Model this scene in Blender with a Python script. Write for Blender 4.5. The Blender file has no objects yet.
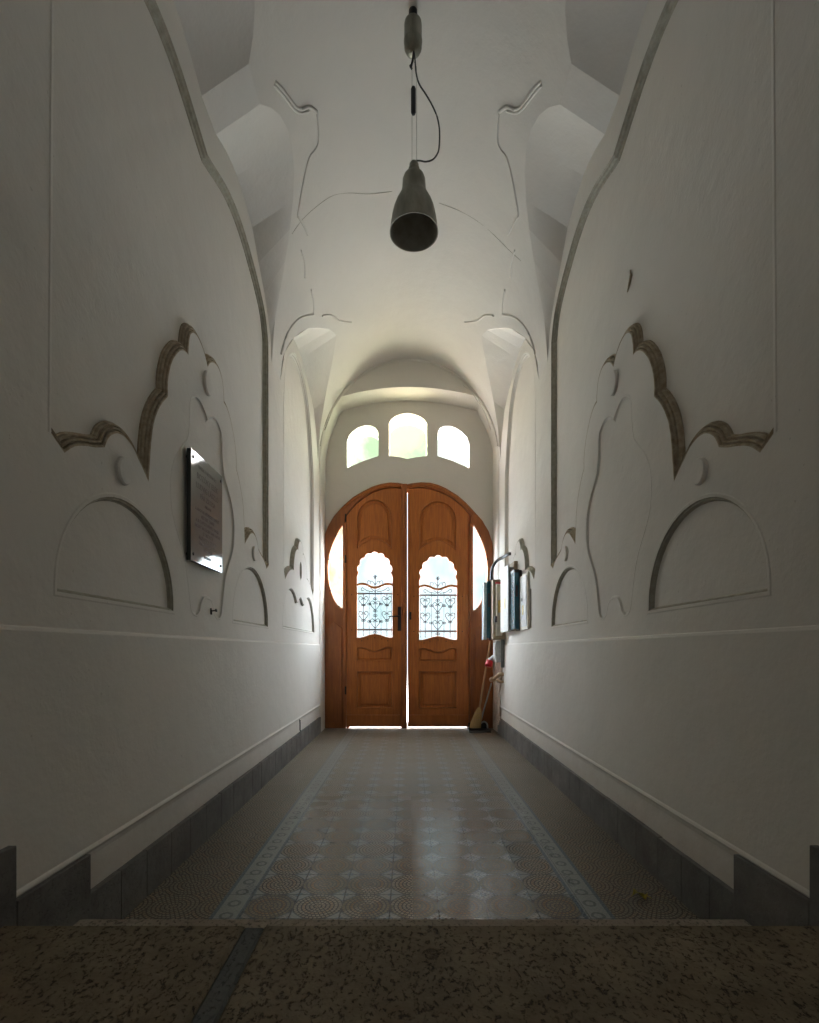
import bpy, bmesh, math, random
from math import sin, cos, pi, sqrt, atan2, radians
from mathutils import Vector, Matrix
from mathutils.geometry import tessellate_polygon
random.seed(7)
S = bpy.context.scene
C = S.collection
F = 512.0; VX = 408.0; VY = 650.0; H = 1.0     # focal length and vanishing point in photo pixels, eye height
XL, XR = 1.08, 1.107                           # distances of the side walls from the camera axis
YW, YA = 6.56, 6.21                            # door wall, arch in front of it
CREST, SPR = 4.52, 3.28

# ------------------------------------------------------------------ materials
class NT:
    def __init__(s, name):
        s.m = bpy.data.materials.new(name); s.m.use_nodes = True
        s.t = s.m.node_tree; s.n = s.t.nodes; s.l = s.t.links
        s.b = s.n['Principled BSDF']; s.out = s.n['Material Output']
        s._g = None
    def node(s, typ, **kw):
        n = s.n.new(typ)
        for k, v in kw.items(): setattr(n, k, v)
        return n
    def set(s, sock, v):
        if isinstance(v, bpy.types.NodeSocket): s.l.new(v, sock)
        elif v is not None: sock.default_value = v
    def math(s, op, a, b=None, c=None):
        n = s.node('ShaderNodeMath', operation=op)
        s.set(n.inputs[0], a)
        if b is not None: s.set(n.inputs[1], b)
        if c is not None: s.set(n.inputs[2], c)
        return n.outputs[0]
    def pos(s):
        if s._g is None: s._g = s.node('ShaderNodeNewGeometry').outputs['Position']
        return s._g
    def xyz(s, v=None):
        n = s.node('ShaderNodeSeparateXYZ'); s.l.new(v or s.pos(), n.inputs[0]); return n.outputs
    def vec(s, x, y, z):
        n = s.node('ShaderNodeCombineXYZ')
        for i, v in enumerate((x, y, z)): s.set(n.inputs[i], v)
        return n.outputs[0]
    def scaled(s, sc, v=None):
        n = s.node('ShaderNodeMapping'); n.inputs['Scale'].default_value = sc
        s.l.new(v or s.pos(), n.inputs[0]); return n.outputs[0]
    def noise(s, scale, detail=4, rough=.55, v=None, dist=0):
        n = s.node('ShaderNodeTexNoise'); s.l.new(v or s.pos(), n.inputs['Vector'])
        n.inputs['Scale'].default_value = scale; n.inputs['Detail'].default_value = detail
        n.inputs['Roughness'].default_value = rough; n.inputs['Distortion'].default_value = dist
        return n.outputs['Fac']
    def ramp(s, fac, stops):
        n = s.node('ShaderNodeValToRGB'); s.l.new(fac, n.inputs[0]); e = n.color_ramp.elements
        while len(e) < len(stops): e.new(.5)
        for k, (p, c) in enumerate(stops):
            e[k].position = p
            if not hasattr(c, '__len__'): c = (c, c, c)
            e[k].color = (*c[:3], 1)
        return n.outputs[0]
    def mix(s, f, a, b, mode='MIX'):
        n = s.node('ShaderNodeMix', data_type='RGBA', blend_type=mode)
        s.set(n.inputs[0], f)
        for k, v in ((6, a), (7, b)):
            if isinstance(v, tuple): v = (*v[:3], 1)
            s.set(n.inputs[k], v)
        return n.outputs[2]
    def bump(s, h, dist, strength=1, normal=None):
        n = s.node('ShaderNodeBump'); n.inputs['Distance'].default_value = dist; n.inputs['Strength'].default_value = strength
        s.l.new(h, n.inputs['Height'])
        if normal: s.l.new(normal, n.inputs['Normal'])
        s.l.new(n.outputs[0], s.b.inputs['Normal']); return n.outputs[0]
    def base(s, c, rough=.6, metal=0, spec=.5):
        if isinstance(c, tuple): c = (*c[:3], 1)
        s.set(s.b.inputs['Base Color'], c); s.set(s.b.inputs['Roughness'], rough)
        s.b.inputs['Metallic'].default_value = metal; s.b.inputs['Specular IOR Level'].default_value = spec
        return s

M = {}
def simple(name, c, rough=.5, metal=0, spec=.5, var=.12, scale=30):
    t = NT(name)
    n = t.noise(scale, 3)
    lo = tuple(max(0, x*(1-var)) for x in c); hi = tuple(min(1, x*(1+var)) for x in c)
    t.base(t.ramp(n, [(.3, lo), (.7, hi)]), rough, metal, spec)
    M[name] = t.m; return t.m

def mk_plaster(name, col, dirt=True):
    t = NT(name)
    n1 = t.noise(1.3, 5, .6); n2 = t.noise(14, 5, .6)
    c = t.ramp(n1, [(.3, tuple(x*.93 for x in col)), (.7, col)])
    c = t.mix(t.ramp(n2, [(.55, 0.0), (.8, .16)]), c, tuple(x*.82 for x in col))
    if dirt:
        z = t.xyz()[2]
        low = t.ramp(t.math('ADD', z, t.math('MULTIPLY', n2, .25)), [(.22, .5), (.5, 0.0)])
        c = t.mix(low, c, (.42, .36, .29))
        sp = t.ramp(t.noise(55, 2, .5), [(.74, 0.0), (.77, .6)])
        c = t.mix(sp, c, (.45, .42, .38))
    t.base(c, .82, 0, .25)
    t.bump(t.math('ADD', t.noise(6, 4), t.math('MULTIPLY', t.noise(60, 3), .15)), .012, .5)
    M[name] = t.m
mk_plaster('plaster', (.70, .672, .625))
mk_plaster('plaster_ceiling', (.70, .675, .64), False)
# ribs of the big relief mouldings are stained brown
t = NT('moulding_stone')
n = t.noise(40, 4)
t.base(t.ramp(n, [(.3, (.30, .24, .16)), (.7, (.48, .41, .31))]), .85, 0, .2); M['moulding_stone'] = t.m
t = NT('moulding_grey')  # grey on the mouldings holds both grime and the shade of the reveals
t.base(t.ramp(t.noise(30, 4), [(.3, (.32, .30, .24)), (.7, (.44, .42, .36))]), .85, 0, .2); M['moulding_grey'] = t.m

def mk_wood(name, dark, light, rough=.36, rz=1.6):
    t = NT(name)
    g = t.noise(9, 6, .65, t.scaled((5, 5, rz/4)), .4)
    g2 = t.noise(60, 4, .6, t.scaled((3, 3, .1)))
    f = t.math('ADD', t.math('MULTIPLY', g, .7), t.math('MULTIPLY', g2, .3))
    c = t.ramp(f, [(.3, dark), (.52, tuple((a+b)/2 for a, b in zip(dark, light))), (.72, light)])
    z = t.xyz()[2]
    low_tone = t.ramp(t.math('ADD', z, t.math('MULTIPLY', t.noise(5, 3), .5)), [(.2, .55), (.75, 0.0)])  # wood gets darker towards the bottom
    c = t.mix(low_tone, c, tuple(x*.35 for x in dark))
    t.base(c, rough, 0, .5); t.bump(f, .002, .35)
    M[name] = t.m
mk_wood('oak', (.30, .080, .014), (.64, .215, .042))
mk_wood('oak_frame', (.22, .060, .012), (.48, .155, .034))
mk_wood('broom_wood', (.42, .25, .13), (.62, .40, .22), .6)
mk_wood('straw', (.45, .28, .10), (.72, .50, .22), .8)

# cement tile floor: 0.188 m tiles of fan mosaic, pale diamonds on the corners, ringed border strips
T = .188
t = NT('cement_tiles')
x, y, z = t.xyz()
u = t.math('DIVIDE', t.math('SUBTRACT', x, -.070), T); v = t.math('DIVIDE', t.math('SUBTRACT', y, 2.093), T)
du = t.math('SUBTRACT', t.math('FRACT', t.math('ADD', u, 100.5)), .5)     # to nearest lattice corner (diamond)
dv = t.math('SUBTRACT', t.math('FRACT', t.math('ADD', v, 100.5)), .5)
au = t.math('ABSOLUTE', du); av = t.math('ABSOLUTE', dv)
cu = t.math('SUBTRACT', t.math('FRACT', t.math('ADD', u, 100)), .5)       # from tile centre
cv = t.math('SUBTRACT', t.math('FRACT', t.math('ADD', v, 100)), .5)
def rings(a, b, w):
    r = t.math('SQRT', t.math('ADD', t.math('MULTIPLY', a, a), t.math('MULTIPLY', b, b)))
    q = t.math('DIVIDE', r, w); k = t.math('FLOOR', q); fr = t.math('FRACT', q)
    th = t.math('DIVIDE', t.math('ARCTAN2', b, a), 2*pi)
    ph = t.math('FRACT', t.math('ADD', t.math('MULTIPLY', th, t.math('ADD', t.math('MULTIPLY', k, 6), 5)), 10))
    gap = t.math('MAXIMUM', t.math('GREATER_THAN', t.math('ABSOLUTE', t.math('SUBTRACT', fr, .5)), .34),
                 t.math('GREATER_THAN', t.math('ABSOLUTE', t.math('SUBTRACT', ph, .5)), .36))
    return r, k, gap
r1, k1, g1 = rings(cu, cv, .084)
dist_d = t.math('ADD', au, av)
col = t.ramp(t.math('FRACT', t.math('MULTIPLY', t.math('ADD', k1, 1), .37)), [(.0, (.31, .255, .175)), (.3, (.24, .205, .145)), (.55, (.40, .22, .085)), (.78, (.34, .285, .20))])
wn = t.node('ShaderNodeTexVoronoi'); t.l.new(t.pos(), wn.inputs['Vector']); wn.inputs['Scale'].default_value = 70
col = t.mix(.35, col, t.ramp(wn.outputs['Color'], [(.2, (.08, .075, .06)), (.8, (.34, .29, .21))]))
col = t.mix(g1, col, (.012, .012, .012))
fieldcol = col
# diamonds
ind = t.math('LESS_THAN', dist_d, .27)
rim = t.math('LESS_THAN', dist_d, .315)
cross = t.math('MULTIPLY', t.math('LESS_THAN', t.math('MINIMUM', au, av), .016), t.math('LESS_THAN', dist_d, .36))
dcol = t.mix(rim, col, (.07, .085, .10))
dcol = t.mix(ind, dcol, (.27, .285, .275))
dcol = t.mix(t.math('LESS_THAN', dist_d, .10), dcol, (.16, .22, .27))
dcol = t.mix(cross, dcol, (.04, .055, .08))
inside = t.math('MULTIPLY', t.math('GREATER_THAN', x, -.685), t.math('LESS_THAN', x, .716))
col = t.mix(inside, t.mix(.5, fieldcol, (.12, .10, .075)), dcol)
# border strips
for cx in (-.685, .716):
    bx_ = t.math('SUBTRACT', x, cx); ab = t.math('ABSOLUTE', bx_)
    col = t.mix(t.math('LESS_THAN', ab, .058), col, (.075, .11, .15))
    col = t.mix(t.math('LESS_THAN', ab, .043), col, (.25, .28, .28))
    fy = t.math('MULTIPLY', t.math('SUBTRACT', t.math('FRACT', t.math('ADD', t.math('DIVIDE', y, T/2), 100)), .5), T/2)
    rr = t.math('SQRT', t.math('ADD', t.math('MULTIPLY', bx_, bx_), t.math('MULTIPLY', fy, fy)))
    ringm = t.math('LESS_THAN', t.math('ABSOLUTE', t.math('SUBTRACT', rr, .021)), .0055)
    col = t.mix(ringm, col, (.10, .12, .13))
    col = t.mix(t.math('LESS_THAN', t.math('ABSOLUTE', fy), .0), col, (.1, .1, .1))
# tile joints
jt = t.math('GREATER_THAN', t.math('MAXIMUM', t.math('ABSOLUTE', cu), t.math('ABSOLUTE', cv)), .494)
col = t.mix(jt, col, (.05, .045, .04))
wear = t.noise(2.2, 5, .6)
col = t.mix(t.ramp(wear, [(.5, 0.0), (.85, .35)]), col, (.13, .115, .09))
# tiles further in are worn dull, each tile polished a little differently
tv = t.node('ShaderNodeTexWhiteNoise', noise_dimensions='2D')
t.l.new(t.vec(t.math('FLOOR', u), t.math('FLOOR', v), 0), tv.inputs['Vector'])
polish = t.math('MULTIPLY', t.math('MULTIPLY', inside, t.math('LESS_THAN', y, 3.50)), .13)
worn = t.math('MULTIPLY', t.math('MULTIPLY', t.math('GREATER_THAN', x, .02), t.math('LESS_THAN', x, .495)), t.math('LESS_THAN', y, 3.50))
polish = t.math('ADD', polish, t.math('MULTIPLY', worn, .13))
rgh = t.math('SUBTRACT', t.math('ADD', .37, t.math('MULTIPLY', tv.outputs['Value'], .07)), polish)
rgh = t.math('ADD', rgh, t.math('MULTIPLY', t.math('SUBTRACT', wear, .5), .08))
rgh = t.math('ADD', rgh, t.math('MULTIPLY', g1, .30))
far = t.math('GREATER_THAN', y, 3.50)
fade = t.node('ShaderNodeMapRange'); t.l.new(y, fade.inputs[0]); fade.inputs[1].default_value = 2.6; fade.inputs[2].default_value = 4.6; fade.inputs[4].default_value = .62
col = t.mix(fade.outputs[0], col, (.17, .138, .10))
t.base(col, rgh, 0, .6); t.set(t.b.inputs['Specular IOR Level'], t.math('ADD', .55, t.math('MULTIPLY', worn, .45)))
t.b.inputs['IOR'].default_value = 1.55
t.bump(t.math('ADD', t.math('MULTIPLY', g1, -.6), t.math('MULTIPLY', t.noise(16, 3), 2.5)), .0016, .6)
M['cement_tiles'] = t.m

def mk_stone(name, a, b, pits):
    t = NT(name)
    n = t.noise(5, 8, .65); f = t.noise(85, 6, .7, t.scaled((1, .7, 1)), .3); g = t.noise(24, 6, .65, t.scaled((1, .6, 1)), .5)
    c = t.ramp(n, [(.3, a), (.7, b)])
    p = t.ramp(f, [(.36, 1.0), (.45, 0.0)]); q = t.ramp(g, [(.30, 1.0), (.37, 0.0)])
    pm = t.math('MULTIPLY', t.math('MAXIMUM', p, q), pits)
    c = t.mix(pm, c, tuple(x*.13 for x in a))
    t.base(c, .78, 0, .3)
    t.bump(t.math('SUBTRACT', t.math('MULTIPLY', t.noise(30, 5), .4), pm), .012, .7)
    M[name] = t.m
mk_stone('limestone', (.12, .09, .055), (.22, .175, .115), .9)
mk_stone('tread_stone', (.22, .18, .14), (.33, .285, .23), .6)
mk_stone('skirting_stone', (.10, .093, .085), (.19, .18, .168), .15)
mk_stone('mortar', (.07, .075, .07), (.12, .125, .12), .4)
mk_stone('masonry', (.36, .27, .21), (.62, .52, .44), .5)
simple('dark_metal', (.03, .03, .032), .4, .6)
simple('iron', (.065, .08, .10), .55, .3)
t = NT('lamp_metal'); n = t.noise(25, 5, .6, t.scaled((1, 1, .3)))
t.base(t.ramp(n, [(.3, (.20, .195, .16)), (.7, (.32, .31, .26))]), .42, .75); M['lamp_metal'] = t.m
t = NT('lamp_dark'); t.base(t.ramp(t.noise(20, 3), [(.3, (.26, .25, .21)), (.7, (.36, .34, .29))]), .6, .5); M['lamp_dark'] = t.m
simple('black_rubber', (.018, .018, .02), .6)
simple('grey_cable', (.06, .06, .055), .6)
simple('screw', (.05, .05, .055), .35, .7)
simple('cream_plastic', (.66, .61, .47), .45)
simple('white_plastic', (.56, .56, .54), .5)
simple('grey_plastic', (.20, .20, .20), .5)
simple('pale_grey', (.42, .43, .43), .5)
simple('board_back', (.36, .29, .19), .7)
simple('teal_plastic', (.015, .13, .19), .18)
simple('clear_plastic', (.50, .62, .66), .15)
simple('red_plastic', (.55, .02, .03), .35)
simple('yellow_sticker', (.70, .52, .12), .5)
simple('dark_plastic', (.02, .02, .022), .35)
simple('leaf_yellow', (.60, .50, .09), .6, var=.3, scale=60)
simple('brass', (.45, .32, .20), .45, .5)
t = NT('plaque_glass'); t.base(t.ramp(t.noise(5, 2), [(.3, (.22, .23, .22)), (.7, (.27, .28, .27))]), .06, 0, .6)
M['plaque'] = t.m
simple('plaque_edge', (.03, .035, .03), .3)
simple('lettering', (.012, .012, .014), .5)
simple('outside', (.30, .36, .20), .9)

def mk_pane(name, stops, scale, rough_mix=.12, zg=None):
    t = NT(name); t.n.remove(t.b)
    f = t.noise(scale, 3, .5, t.scaled((1, 1, .7)))
    c = t.ramp(f, stops)
    if zg:                                        # lower band of the pane stained another colour
        zz = t.xyz()[2]
        k = t.ramp(t.math('ADD', t.math('SUBTRACT', zz, zg[0]), t.math('MULTIPLY', f, .3)), [(.1, 1.0), (.45, 0.0)])
        c = t.mix(k, c, zg[1])
    tr = t.node('ShaderNodeBsdfTransparent'); t.l.new(c, tr.inputs[0])
    gl = t.node('ShaderNodeBsdfGlossy'); gl.inputs['Roughness'].default_value = .1
    mx = t.node('ShaderNodeMixShader'); mx.inputs[0].default_value = .05
    t.l.new(tr.outputs[0], mx.inputs[1]); t.l.new(gl.outputs[0], mx.inputs[2])
    t.l.new(mx.outputs[0], t.out.inputs[0]); M[name] = t.m
mk_pane('pane_middle', [(.35, (.76, .88, .70)), (.5, (.93, .93, .76)), (.65, (1, .93, .78))], 3.0)
mk_pane('pane_green', [(.40, (.72, .84, .66)), (.6, (1, 1, .93))], 3.4)
mk_pane('pane_white', [(.35, (.88, .92, .86)), (.65, (1, 1, 1))], 3)
mk_pane('pane_door', [(.35, (.72, .84, .86)), (.65, (.93, .97, 1))], 2.4, zg=(.78, (.66, .86, .66)))
mk_pane('pane_side', [(.35, (.92, .84, .62)), (.65, (.84, .96, 1))], 4)

# ------------------------------------------------------------------ helpers
def link(name, bm, mat, parent=None, smooth=False, recalc=True):
    me = bpy.data.meshes.new(name)
    if recalc: bmesh.ops.recalc_face_normals(bm, faces=bm.faces)
    bm.to_mesh(me); bm.free()
    if smooth:
        for p in me.polygons: p.use_smooth = True
    for m in (mat if isinstance(mat, (list, tuple)) else [mat]): me.materials.append(M[m])
    o = bpy.data.objects.new(name, me); C.objects.link(o)
    if parent: o.parent = parent
    return o
def struct(o): o['kind'] = 'structure'; return o
def lab(o, label, cat, group=None):
    o['label'] = label; o['category'] = cat
    if group: o['group'] = group
    return o
def empty(name, loc=(0, 0, 0)):
    o = bpy.data.objects.new(name, None); C.objects.link(o); o.location = loc; o.empty_display_size = .1; return o
def tri(polys):
    """triangulate outer + holes, returns (points, faces)"""
    pts = [p for poly in polys for p in poly]
    return pts, tessellate_polygon([[Vector((p[0], p[1], 0)) for p in poly] for poly in polys])
def add_sheet(bm, polys, fn):
    pts, fs = tri(polys)
    vs = [bm.verts.new(fn(*p)) for p in pts]
    for f in fs:
        try: bm.faces.new([vs[i] for i in f])
        except ValueError: pass
def offset_path(path, off, closed=True, mitre=1.8):
    """offset towards the inside of a closed path (for counter-clockwise order)"""
    n = len(path); out = []
    for i in range(n):
        p = Vector(path[i])
        a = Vector(path[(i-1) % n]) if (closed or i > 0) else None
        b = Vector(path[(i+1) % n]) if (closed or i < n-1) else None
        d1 = (p-a).normalized() if a is not None else (b-p).normalized()
        d2 = (b-p).normalized() if b is not None else d1
        n1 = Vector((-d1.y, d1.x)); n2 = Vector((-d2.y, d2.x))
        m = n1+n2
        if m.length < .2: m = n1
        m.normalize(); k = 1/max(m.dot(n1), 1/mitre)
        q = p+m*off*k; out.append((q.x, q.y))
    return out
def ccw(path):
    a = sum(path[i][0]*path[(i+1) % len(path)][1]-path[(i+1) % len(path)][0]*path[i][1] for i in range(len(path)))
    return list(path) if a > 0 else list(reversed(path))
def sweep(bm, path, prof, fn, closed=True):
    rows = [[bm.verts.new(fn(p[0], p[1], d)) for p in offset_path(path, off, closed)] for off, d in prof]
    n = len(path)
    for r in range(len(rows)-1):
        for i in range(n if closed else n-1):
            j = (i+1) % n
            bm.faces.new((rows[r][i], rows[r][j], rows[r+1][j], rows[r+1][i]))
def prism(bm, polys, fn, d0, d1, bev=0):
    """solid plate: polygon with holes between depths d0 (front) and d1; bev = chamfer on the front edge"""
    polys = [ccw(polys[0])]+[list(reversed(ccw(q))) for q in polys[1:]]
    front = [offset_path(q, bev) for q in polys] if bev else polys
    s = 1 if d1 > d0 else -1
    add_sheet(bm, front, lambda a, b: fn(a, b, d0)); add_sheet(bm, polys, lambda a, b: fn(a, b, d1))
    for q, fr in zip(polys, front):
        n = len(q)
        rows = [[bm.verts.new(fn(*p, d0)) for p in fr]]
        if bev: rows.append([bm.verts.new(fn(*p, d0+s*bev)) for p in q])
        rows.append([bm.verts.new(fn(*p, d1)) for p in q])
        for r in range(len(rows)-1):
            for i in range(n):
                j = (i+1) % n
                bm.faces.new((rows[r][i], rows[r][j], rows[r+1][j], rows[r+1][i]))
    bmesh.ops.remove_doubles(bm, verts=bm.verts, dist=1e-5)
def box(bm, x0, x1, y0, y1, z0, z1, bev=0):
    g = bmesh.ops.create_cube(bm, size=1)['verts']
    for v in g:
        v.co = Vector(((x0+x1)/2+v.co.x*(x1-x0), (y0+y1)/2+v.co.y*(y1-y0), (z0+z1)/2+v.co.z*(z1-z0)))
    if bev:
        es = list({e for v in g for e in v.link_edges})
        bmesh.ops.bevel(bm, geom=es, offset=bev, segments=2, affect='EDGES', profile=.6)
def tube(bm, pts, r, n=8, taper=None):
    pts = [Vector(p) for p in pts]; rings_ = []
    up = Vector((0, 0, 1))
    for i, p in enumerate(pts):
        d = (pts[min(i+1, len(pts)-1)]-pts[max(i-1, 0)]).normalized()
        ref = up if abs(d.dot(up)) < .95 else Vector((0, 1, 0))
        a = d.cross(ref).normalized(); b = d.cross(a).normalized()
        rr = r if taper is None else taper[i]
        rings_.append([bm.verts.new(p+a*rr*cos(2*pi*k/n)+b*rr*sin(2*pi*k/n)) for k in range(n)])
    for i in range(len(rings_)-1):
        for k in range(n):
            bm.faces.new((rings_[i][k], rings_[i][(k+1) % n], rings_[i+1][(k+1) % n], rings_[i+1][k]))
    bm.faces.new(rings_[0]); bm.faces.new(rings_[-1])
def lathe(bm, prof, c, n=40):
    rr = [[bm.verts.new((c[0]+r*cos(2*pi*k/n), c[1]+r*sin(2*pi*k/n), z)) for k in range(n)] for r, z in prof]
    for i in range(len(rr)-1):
        for k in range(n):
            bm.faces.new((rr[i][k], rr[i][(k+1) % n], rr[i+1][(k+1) % n], rr[i+1][k]))
    return [v for r_ in rr for v in r_]
def smooth_path(pts, k=6, closed=False):
    out = []; n = len(pts)
    for i in range(n if closed else n-1):
        if closed: p0, p1, p2, p3 = (Vector(pts[(i+j) % n]) for j in (-1, 0, 1, 2))
        else: p0, p1, p2, p3 = (Vector(pts[min(max(i+j, 0), n-1)]) for j in (-1, 0, 1, 2))
        for s in range(k):
            u = s/k
            out.append(tuple(.5*((2*p1)+(p2-p0)*u+(2*p0-5*p1+4*p2-p3)*u*u+(3*p1-p0-3*p2+p3)*u**3)))
    if not closed: out.append(tuple(pts[-1]))
    return out
def lerp_tab(tab, x):
    if x <= tab[0][0]: return tab[0][1]
    for (a, fa), (b, fb) in zip(tab, tab[1:]):
        if x <= b: return fa+(fb-fa)*(x-a)/(b-a)
    return tab[-1][1]
def side_x(X): return X*(XR/XL) if X > 0 else X

# ------------------------------------------------------------------ vault and its penetrations
def vault_h(X):                                  # X measured on the left (0..XL)
    return SPR+(CREST-SPR)*sqrt(max(0, 1-(abs(X)/XL)**2))
C1 = 2.78
G1 = [(0, .835), (.10, .833), (.17, .79), (.25, .757), (.36, .735), (.45, .733), (.6, .752), (.77, .797), (.92, .855), (1.07, .923), (1.17, .985), (1.24, 1.045), (1.28, XL)]
W1 = [(0, 3.90), (.10, 3.90), (.17, 3.93), (.25, 3.96), (.36, 3.985), (.45, 3.995), (.6, 3.98), (.77, 3.93), (.92, 3.80), (1.07, 3.68), (1.17, 3.56), (1.24, 3.45), (1.28, SPR)]
G2 = [(4.33, XL), (4.38, 1.055), (4.5, 1.0), (4.68, .915), (4.87, .84), (5.05, .765), (5.2, .728), (5.32, .756), (5.55, .83), (5.72, .895), (5.87, .955), (6.05, 1.035), (6.13, XL)]
W2 = [(4.33, SPR), (4.38, 3.52), (4.5, 3.74), (4.68, 3.88), (4.87, 3.95), (5.05, 3.97), (5.2, 3.96), (5.32, 3.93), (5.55, 3.86), (5.72, 3.81), (5.87, 3.75), (6.05, 3.52), (6.13, SPR)]
G1f = [(C1-d, g) for d, g in reversed(G1)]+[(C1+d, g) for d, g in G1[1:]]
W1f = [(C1-d, g) for d, g in reversed(W1)]+[(C1+d, g) for d, g in W1[1:]]
G0f = [(y_-2.72, g) for y_, g in G1f]; W0f = [(y_-2.72, g) for y_, g in W1f]      # the bay behind the camera
BAYS = [(G0f, W0f), (G1f, W1f), (G2, W2)]
def xmax(y_):
    for G, W in BAYS:
        if G[0][0] < y_ < G[-1][0]: return lerp_tab(G, y_)
    return XL
ys = sorted(set([-1.6, -1.3, YA]+[round(p[0], 5) for G, W in BAYS for p in G]+[round(a+(b-a)*k/3, 5) for G, W in BAYS for a, b in zip([p[0] for p in G], [p[0] for p in G][1:]) for k in (1, 2)]+[4.1, 4.2, 6.17]))
ys = [q for q in ys if -1.6 <= q <= YA]
bm = bmesh.new(); N = 56
rows = []
for y_ in ys:
    th = math.asin(min(1, xmax(y_)/XL))
    rows.append([bm.verts.new((side_x(XL*sin(th*(2*k/N-1))), y_, SPR+(CREST-SPR)*cos(th*(2*k/N-1)))) for k in range(N+1)])
for i in range(len(rows)-1):
    for k in range(N): bm.faces.new((rows[i][k], rows[i][k+1], rows[i+1][k+1], rows[i+1][k]))
ceiling = struct(link('ceiling', bm, 'plaster_ceiling', smooth=True))
# webs of the penetrations: from the groin on the vault down to the arch on the wall
for sgn in (-1, 1):
    for G, W in BAYS:
        bm = bmesh.new(); rr = []; m = 8
        for (y_, g), (_, w) in zip(G, W):
            if y_ < -1.6: continue
            hv = vault_h(g); Xw = XL if sgn < 0 else XR; Xg = g if sgn < 0 else g*XR/XL
            rr.append([bm.verts.new((sgn*(Xg+(Xw-Xg)*k/m), y_, hv+(w-hv)*k/m)) for k in range(m+1)])
        for i in range(len(rr)-1):
            for k in range(m):
                try: bm.faces.new((rr[i][k], rr[i][k+1], rr[i+1][k+1], rr[i+1][k]))
                except ValueError: pass
        bmesh.ops.remove_doubles(bm, verts=bm.verts, dist=1e-4)
        o = struct(link('ceiling_web', bm, 'plaster_ceiling', ceiling, smooth=True))
        try:
            o.data.set_sharp_from_angle(angle=radians(9))
        except Exception: pass

# ------------------------------------------------------------------ side walls
PROF_BIG = [(0, 0), (.004, -.0005), (.008, .003), (.0095, .013), (.0125, .013), (.014, .006), (.018, .004), (.022, .009), (.0235, .021), (.0265, .021), (.028, .014), (.032, .012), (.036, .017), (.038, .026), (.042, .027), (.043, .034)]
PROF_SMALL = [(-.016, 0), (-.011, -.002), (0, -.0005), (.002, .006), (.008, .007), (.010, .016), (.014, .021)]
PROF_TALL = [(-.012, 0), (-.008, -.0015), (0, -.0005), (.003, .006), (.010, .010)]
PROF_EDGE = [(-.016, 0), (-.011, -.002), (0, -.0005), (.004, .008), (.014, .012), (.017, .024), (.03, .028), (.033, .034)]
def rounded(path, thr=32, k=3, closed=False):
    """smooth a path but keep its cusps"""
    n = len(path); P_ = [Vector(p) for p in path]
    def corner(i):
        if not closed and i in (0, n-1): return True
        a = P_[i]-P_[(i-1) % n]; b = P_[(i+1) % n]-P_[i]
        return abs(a.angle_signed(b, 0)) > radians(thr)
    out = []
    for i in range(n if closed else n-1):
        p1, p2 = P_[i], P_[(i+1) % n]
        t1 = (p2-p1) if corner(i) else (p2-P_[(i-1) % n])*.5
        t2 = (p2-p1) if corner((i+1) % n) else (P_[(i+2) % n]-p1)*.5
        L_ = (p2-p1).length
        for t_ in (t1, t2):
            if t_.length > 1.3*L_: t_ *= 1.3*L_/t_.length
        for q in range(k):
            u = q/k
            out.append(tuple(p1*(2*u**3-3*u*u+1)+t1*(u**3-2*u*u+u)+p2*(3*u*u-2*u**3)+t2*(u**3-u*u)))
    if not closed: out.append(tuple(path[-1]))
    return out
c = 2.76
near_cloud = [(1.55, 1.655), (1.61, 1.62), (1.66, 1.66), (1.717, 1.684), (1.77, 1.70), (1.824, 1.722), (1.835, 1.745), (1.856, 1.775), (1.902, 1.805), (1.954, 1.812),
    (2.01, 1.795), (2.05, 1.765), (2.09, 1.735), (2.132, 1.70), (2.145, 1.80), (2.155, 1.88), (2.175, 1.96), (2.21, 2.03), (2.255, 2.09), (2.304, 2.14),
    (2.303, 2.20), (2.318, 2.26), (2.345, 2.32), (2.385, 2.375), (2.43, 2.42), (2.475, 2.445), (2.52, 2.452), (2.523, 2.50), (2.54, 2.56), (2.575, 2.595), (2.62, 2.607), (2.67, 2.598), (2.72, 2.57), (2.76, 2.525)]
near_cloud = rounded(near_cloud)
cloud = near_cloud+[(2*c-a, b) for a, b in reversed(near_cloud[:-1])]
top = [(3.955, 3.37), (3.91, 3.48), (3.84, 3.57), (3.70, 3.655), (3.57, 3.71), (3.42, 3.76), (3.25, 3.785), (3.08, 3.77), (2.94, 3.73), (2.84, 3.695), (2.76, 3.67)]
top = rounded(top)
top = top+[(2*c-a, b) for a, b in reversed(top[:-1])]
field1 = cloud+[(3.96, 1.7)]+top+[(1.55, 1.7)]
nc2 = [(4.46, 1.68), (4.50, 1.62), (4.62, 1.70), (4.75, 1.745), (4.85, 1.755), (4.855, 1.82), (4.88, 1.89), (4.93, 1.95), (5.0, 1.985), (5.04, 1.98), (5.05, 2.03), (5.09, 2.075), (5.15, 2.09)]
nc2 = rounded(nc2)
cloud2 = nc2+[(2*5.155-a, b) for a, b in reversed(nc2[:-1])]
field2 = cloud2+[(5.85, 1.75), (5.85, 2.95), (5.80, 3.12), (5.74, 3.29), (5.64, 3.53), (5.52, 3.70), (5.32, 3.82), (5.1, 3.86), (4.9, 3.83), (4.75, 3.75), (4.6, 3.62), (4.5, 3.42), (4.46, 3.15)]
field2 = field2[:len(cloud2)]+rounded(field2[len(cloud2):])
def semicircle(cx, r, h0, rh=None, n=28):
    rh = rh or r
    return [(cx-r, h0)]+[(cx-r*cos(pi*k/n), h0+.02+(rh-.02)*sin(pi*k/n)) for k in range(0, n+1)]+[(cx+r, h0)]
half1 = semicircle(1.965, .39, 1.18); half1b = semicircle(2*c-1.965, .39, 1.18)
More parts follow.
